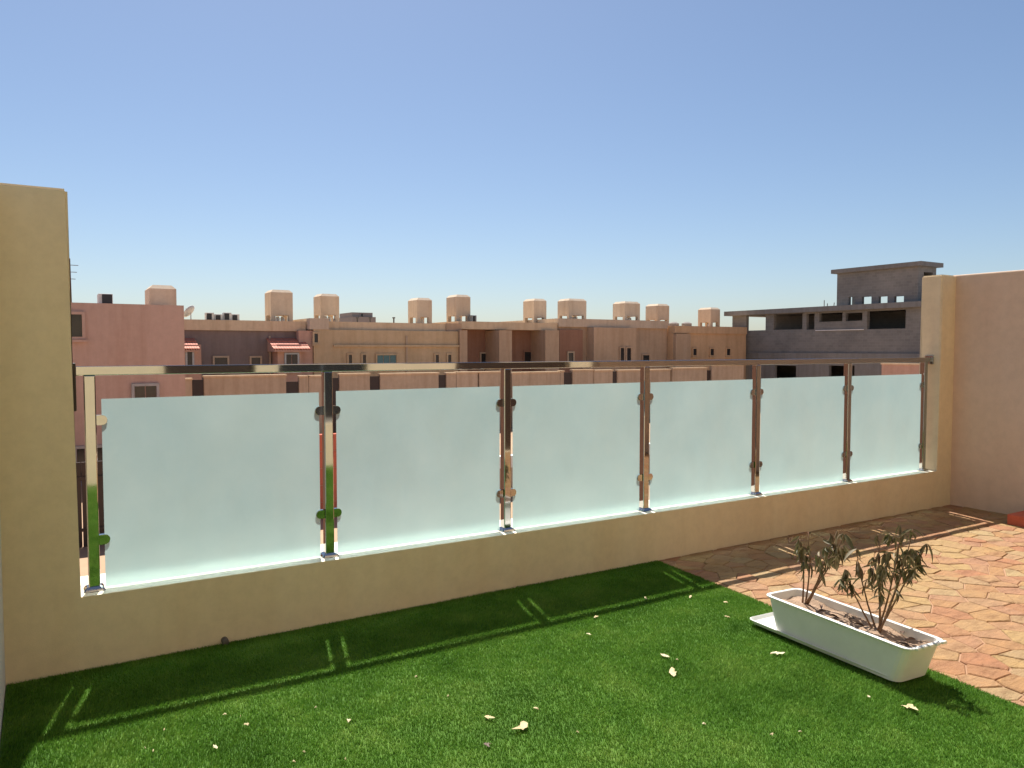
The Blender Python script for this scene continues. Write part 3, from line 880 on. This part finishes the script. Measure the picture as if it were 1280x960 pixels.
# --- tan house with slit windows
h = thing('tan_house', 'wide tan house with narrow slit windows and a teal window', 'house', (X(480), ROW, GZ))
zr = Z(480, 403)
zc = Z(480, 413)
box('wall', (X(391.5), X(572), ROW - .1, ROW + 11, GZ, zc), 'tan', h)
box('parapet', (X(411), X(571), ROW + .2, ROW + 10.8, zc + .002, zr), 'cream', h)
box('stair_block', (X(386.5), X(410.5), ROW - .14, ROW + 4, zc + .003, Z(398, 398)), 'towerc', h)
box('cornice', (X(416), X(572) + .1, ROW - .25, ROW - .101, Z(480, 433.5), Z(480, 431)), 'tan', h)
far_window(391.5, 408, 396.5, 418, ROW - .14, h, 'pane', 'towerc') if False else far_window(392.5, 417, 397, 428, ROW - .1, h, 'pane', 'tan')
for x in (437.5, 455, 546, 561.5): far_window(x - 2, 443.5, x + 2, 455.5, ROW - .1, h, 'pane', 'tan')
far_window(471, 444, 495, 458, ROW - .1, h, 'tealpane', 'tan', 2)
tank_room(392, 367, 424, 400, ROW + 3.5, h, zbase=zr - .7, gap=.20)
tank_room(510, 372, 540, 403, ROW + 2.5, h, zbase=zr - .5, gap=.22)
for k, x in enumerate((492.5, 447, 463)):
    y0 = ROW + 1.0; xa = X(x, y0)
    bm = bmesh.new(); tube(bm, [Vector((xa, y0, zr - .5)), Vector((xa, y0, Z(x, 397, y0)))], [.05, .05], 8); tube(bm, [Vector((xa, y0, Z(x, 398, y0))), Vector((xa, y0, Z(x, 396.5, y0)))], [.1, .1], 8)
    tag(finish('vent_pipe', bm, 'drain'), 'short dark vent pipe above the tan house parapet', 'pipe', 'vent pipes on the tan house roof')

# --- brown house with pilasters
h = thing('brown_house', 'dark brown house front between paler full-height pilasters', 'house', (X(635), ROW, GZ))
zr = Z(635, 402.5); zc = Z(635, 412)
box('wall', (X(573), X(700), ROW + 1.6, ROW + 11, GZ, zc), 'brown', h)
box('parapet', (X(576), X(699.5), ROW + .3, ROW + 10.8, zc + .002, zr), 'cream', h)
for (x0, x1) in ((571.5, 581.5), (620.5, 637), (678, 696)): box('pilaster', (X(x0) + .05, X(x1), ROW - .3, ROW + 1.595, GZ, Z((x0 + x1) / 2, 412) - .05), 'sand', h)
far_window(601, 442, 607, 455, ROW + 1.6, h, 'pane', 'winframe'); far_window(655, 440, 665, 456, ROW + 1.6, h, 'pane', 'brown')
box('stair_block', (X(559), X(578), ROW + .1, ROW + 4, zc - .3, Z(568, 406) + .1), 'sand', h)
tank_room(558, 368, 588, 402, ROW + 2.0, h, zbase=zr - .5, gap=.22)
tank_room(654, 373, 683, 402, ROW + 3.0, h, zbase=zr - .5, gap=.18)
u = thing('roof_ac_unit', 'dark cooling unit beside the tank room on the brown house', 'air conditioner', (X(590, ROW + 1.5), ROW + 1.5, zr))
box('casing', (X(590, ROW + 1.5), X(596, ROW + 1.5), ROW + 1.5, ROW + 2, zr - .3, Z(593, 394, ROW + 1.5)), 'winmetal', u, .02)
box('grille', (X(591, ROW + 1.5), X(594.5, ROW + 1.5), ROW + 1.48, ROW + 1.499, zr + .05, Z(593, 395, ROW + 1.5)), 'dark', u)

# --- sand coloured house
h = thing('sand_house', 'sand brown house with tall dark recesses beside the brown house', 'house', (X(770), ROW, GZ))
zr = Z(770, 399.5); zc = Z(770, 409.5)
box('wall', (X(700), X(838), ROW + .4, ROW + 11, GZ, zc), 'sand', h)
box('parapet', (X(700.5), X(838) - .1, ROW + .2, ROW + 10.8, zc + .002, zr), 'towerc', h)
box('front_block', (X(737), X(790), ROW - .5, ROW + .395, GZ, zc - .02), 'sand', h)
box('entry_recess', (X(701), X(730), ROW + .15, ROW + .397, GZ, Z(715, 412)), 'brown', h)
far_window(775, 435, 779.5, 452, ROW - .5, h, 'pane', 'sand'); far_window(783, 435, 788, 452, ROW - .5, h, 'pane', 'sand')
far_window(710, 441, 716, 454, ROW + .15, h, 'pane', 'winframe')
far_window(803, 444, 811, 456, ROW + .4, h, 'pane', 'sand')
box('downpipe', (X(793), X(794.6), ROW + .25, ROW + .397, GZ, Z(793, 413)), 'rust', h)
tank_room(697, 373, 733, 400, ROW + 2.5, h, zbase=zr - .5, gap=.22)
tank_room(766, 376.5, 800, 401, ROW + 2.8, h, zbase=zr - .5, gap=.24)
tank_room(807, 379.5, 836.5, 402, ROW + 2.8, h, zbase=zr - .5, gap=.12)

# --- ochre house
h = thing('ochre_house', 'ochre house with small square windows next to the grey unfinished building', 'house', (X(876), ROW, GZ))
zr = Z(876, 408); zc = Z(876, 417)
box('wall', (X(838) + .05, X(930), ROW - .2, ROW + 11, GZ, zc), 'orange', h)
box('parapet', (X(838) + .1, X(930) - .05, ROW - .35, ROW + 10.8, zc + .002, zr), 'orange', h)
for x in (845, 868, 889.5, 910): far_window(x - 2.2, 436, x + 2.2, 444, ROW - .2, h, 'pane', 'orange')
box('pilaster', (X(838) + .1, X(857), ROW - .5, ROW - .205, GZ, zc - .05), 'sand', h)
tank_room(872.5, 384, 900, 408, ROW + 2.5, h, zbase=zr - .4, gap=.22)
for k, x in enumerate((842, 858)):
    y0 = ROW + 1.5; xa = X(x, y0)
    bm = bmesh.new(); c = Vector((xa, y0, 0))
    z1 = Z(x, 402.5, y0)
    tube(bm, [c + Vector((0, 0, zr - .3)), c + Vector((0, 0, z1 - .12)), c + Vector((0, 0, z1))], [.42, .42, .2], 14)
    tag(finish('roof_water_tank', bm, 'grey_far'), 'round grey water tank standing on the ochre house roof', 'water tank', 'round tanks on the ochre house')

# --- small far grey house peeping over the tan house
FY = 90.0
h = thing('far_grey_house', 'small distant grey house peeping over the tan house roof', 'house', (X(456, FY), FY, GZ))
box('wall', (X(441, FY), X(470, FY), FY, FY + 8, GZ, Z(455, 396, FY)), 'grey_far', h)
box('roof_room', (X(442, FY), X(468, FY), FY + .5, FY + 5, Z(455, 396, FY) + .002, Z(455, 390.5, FY)), 'grey_far', h)
far_window(451, 392, 453.5, 396, FY + .5, h, 'pane', 'grey_far')

# --- downpipes on the facades
HB = {o.name: o for o in COL.objects if o.parent is None}
for hn, x, Y in (('mauve_house', 336, ROW + .6), ('tan_house', 507, ROW - .1), ('ochre_house', 861, ROW - .2)):
    xx = ony(x, 430, Y).x
    box('downpipe', (xx, xx + .09, Y - .1, Y - .002, GZ, Z(x, 420, Y)), 'yard', HB[hn])

# --- yard walls in front of the row
YD = 41.0
def yard(x0, x1, segs, gates, label, mat='yard'):
    h = thing('yard_wall', label, 'wall', (X((x0 + x1) / 2, YD), YD, GZ), 'yard walls along the row of houses')
    for (a, b, dz) in segs:
        w = box('wall_section', (X(a, YD), X(b, YD), YD, YD + .25, GZ, dz), mat, h)
        box('coping', (X(a, YD) - .04, X(b, YD) + .04, YD - .06, YD + .31, dz + .001, dz + .09), 'cream', w)
    for (a, b, dz) in gates:
        g = box('gate', (X(a, YD) + .03, X(b, YD) - .03, YD + .08, YD + .14, GZ, dz), 'darkgate', h)
        for k in range(1, 4): box('gate_rail', (X(a, YD) + .03, X(b, YD) - .03, YD + .055, YD + .079, dz - .9 * k, dz - .9 * k + .07), 'darkgate', g)
yard(176, 385, [(176, 239, -.05), (254.5, 357, .06), (373.5, 385, -.02)], [(239, 254.5, -.05), (357, 373.5, -.25)], 'plastered yard wall with dark gates before the mauve house')
yard(385.5, 570, [(385.5, 412, -.02), (424, 462, .05), (475, 548, .02), (558, 570, 0)], [(412, 424, -.1), (462, 475, -.05), (548, 558, -.05)], 'plastered yard wall with dark gates before the tan house')
yard(570.5, 700, [(570.5, 597, .03), (599, 627, .03), (640, 700, -.05)], [(597, 599, -.1), (627, 640, -.1)], 'plastered yard wall before the brown house')
yard(700.5, 838, [(700.5, 705, 0), (716, 742, .05), (742.5, 766, 0), (772, 838, -.03)], [(705, 716, -.05), (766, 772, -.05)], 'plastered yard wall with a dark gate before the sand brown house')
yard(838.5, 930, [(841, 884, .05), (890, 930, .25)], [(884, 890, -.1)], 'plastered yard wall before the ochre house')

# --- walls along the nearer side of the street, behind the glass
NY = 22.0
g = thing('garden_gate', 'dark brown metal garden gate across the street beyond the railing\'s end', 'gate', (1.5, NY, GZ))
for k in range(5): box('gate_panel', (-1.2 + k * 1.0, -.22 + k * 1.0, NY, NY + .06, GZ, -1.35), 'darkgate', g)
for k in range(2): box('gate_rail', (-1.2, 3.78, NY - .05, NY - .001, -3.1 + k * 1.3, -3.02 + k * 1.3), 'darkgate', g)
w = thing('coral_wall', 'coral red painted wall across the street behind the frosted glass', 'wall', (7, NY, GZ))
for j in range(5):
    for k in range(7):
        box('panel', (4.0 + k * .8 + (.4 if j % 2 else 0), 4.785 + k * .8 + (.4 if j % 2 else 0), NY, NY + .25, GZ + j * .5, GZ + j * .5 + .485), 'coral', w)
box('backing', (4.0, 10.0, NY + .02, NY + .23, GZ, -1.03), 'yard', w)
w = thing('low_street_wall', 'low tan street wall with a white coping behind the frosted glass', 'wall', (14, NY, GZ))
box('wall_section', (10.6, 21, NY, NY + .25, GZ, -2.5), 'yard', w)
box('coping', (10.55, 21.05, NY - .05, NY + .3, -2.499, -2.1), 'whitep', w)

# ------------------------------------------------------------------ unfinished grey building
GX = 51.0
def GYv(x, y=436): return onx(x, y, GX).y
def GZv(x, y): return onx(x, y, GX).z
h = thing('unfinished_building', 'unfinished grey concrete block building with open storeys and a roof stair tower', 'building', (GX + 5, 40, GZ))
yL, yR = GYv(915), 24.0
zroof = GZv(980, 386); zfl = GZv(980, 412); zband = GZv(980, 441)
DX = 11.0
def hole(x0, y0, x1, y1):
    ya, yb = sorted((GYv(x0, (y0 + y1) / 2), GYv(x1, (y0 + y1) / 2)))
    xm = (x0 + x1) / 2
    return (ya, GZv(xm, y1), yb, GZv(xm, y0))
slab_b = zroof - .38
H1 = []
for (x0, x1, y0, y1) in ((933, 957, 392, 413), (967, 1003, 392, 412), (1008, 1018, 392, 412), (1024, 1053, 391, 402), (1057, 1078, 391, 401), (1084, 1132, 388, 411)):
    a = hole(x0, y0, x1, y1); H1.append((a[0], a[1], a[2], min(a[3], slab_b - .001)))
bm = bmesh.new(); holed(bm, 'x', GX, .3, yR, yL, zfl - .35, slab_b, H1); finish('upper_wall', bm, 'block', h)
box('roof_slab', (GX - .5, GX + DX + .3, yR - .4, yL + .5, slab_b + .001, zroof), 'concrete', h)
box('middle_wall', (GX, GX + .3, yR, yL, zband, zfl - .352), 'block', h)
box('floor_slab', (GX - .12, GX + DX, yR - .12, yL + .12, zband - .45, zband - .002), 'concrete', h)
H2 = [hole(968, 457, 995, 478), hole(1036, 457, 1055, 478), hole(1063, 457, 1068, 478), hole(930, 500, 960, 540), hole(1085, 500, 1110, 540)]
bm = bmesh.new(); holed(bm, 'x', GX, .3, yR, yL, GZ, zband - .452, H2); finish('lower_wall', bm, 'concrete', h)
box('inner_wall', (GX + 4.5, GX + 4.7, yR + .3, yL - .52, GZ, slab_b), 'block', h)
box('end_wall', (GX + .301, GX + DX, yR, yR + .3, GZ, slab_b), 'block', h)
box('back_wall', (GX + DX - .3, GX + DX - .001, yR + .301, yL - .6, GZ, zfl), 'block', h)
box('far_end_wall', (GX + .301, GX + DX, yL - .3, yL - .001, GZ, zfl - .01), 'block', h)
for k in range(3): box('column', (GX + .302 + k * 5, GX + .65 + k * 5, yL - .5, yL - .15, zfl - .008, slab_b), 'concrete', h)
box('parapet_ledge', (GX - .08, GX - .001, GYv(1080, 412), GYv(1020, 412), GZv(1050, 413), GZv(1050, 412)), 'whitep', h)
for k, (x, t) in enumerate(((1024, 375), (1036, 378), (1040, 377), (1043, 379), (1028, 379))):
    y = GYv(x); bm = bmesh.new(); tube(bm, [Vector((GX + .5, y, zroof - .02)), Vector((GX + .5 + .05 * (k % 2), y, GZv(x, t)))], [.03, .03], 6)
    finish('rebar', bm, 'rust', h)
# stair tower on the roof
tyL, tyR = GYv(1046, 360), GYv(1147, 360)
ztop = GZv(1100, 337)
DT = 2.2
H3 = [hole(a, 371 - (a - 1060) * .015, b, 383.5 - (a - 1060) * .01) for a, b in ((1060.5, 1068), (1077, 1089), (1098, 1109), (1117.5, 1129.5))]
bm = bmesh.new(); holed(bm, 'x', GX + .02, .28, tyR, tyL, zroof + .001, ztop, H3); tw = finish('stair_tower', bm, 'block', h)
box('tower_roof', (GX - .25, GX + DT + .25, tyR - .35, tyL + .35, ztop + .001, ztop + .3), 'concrete', tw)
zt0 = max(q[3] for q in H3)
box('tower_back_beam', (GX + DT - .3, GX + DT, tyR + .3, tyL - .3, zt0 + .45, ztop), 'block', tw)
bm = bmesh.new(); holed(bm, 'y', tyR + .001, .28, GX + .301, GX + DT, zroof + .001, ztop, [(GX + .7, ztop - 1.1, GX + 1.8, ztop - .35)]); finish('tower_end_wall', bm, 'block', tw)
for dx in (DT - .35,): box('tower_column', (GX + dx, GX + dx + .34, tyL - .36, tyL - .01, zroof + .001, ztop), 'concrete', tw)
box('tower_far_beam', (GX + .301, GX + DT - .36, tyL - .3, tyL - .01, zt0 + .6, ztop), 'block', tw)
w = thing('pink_yard_wall', 'pink plastered yard wall in front of the grey unfinished building', 'wall', (GX - 3, 28, GZ))
box('wall_section', (GX - 3, GX - 2.75, onx(1150, 460, GX - 3).y, onx(1102, 460, GX - 3).y, GZ, onx(1125, 456, GX - 3).z), 'pink', w)
box('coping', (GX - 3.05, GX - 2.7, onx(1150, 460, GX - 3).y - .05, onx(1102, 460, GX - 3).y + .05, onx(1125, 456, GX - 3).z + .001, onx(1125, 456, GX - 3).z + .1), 'cream', w)
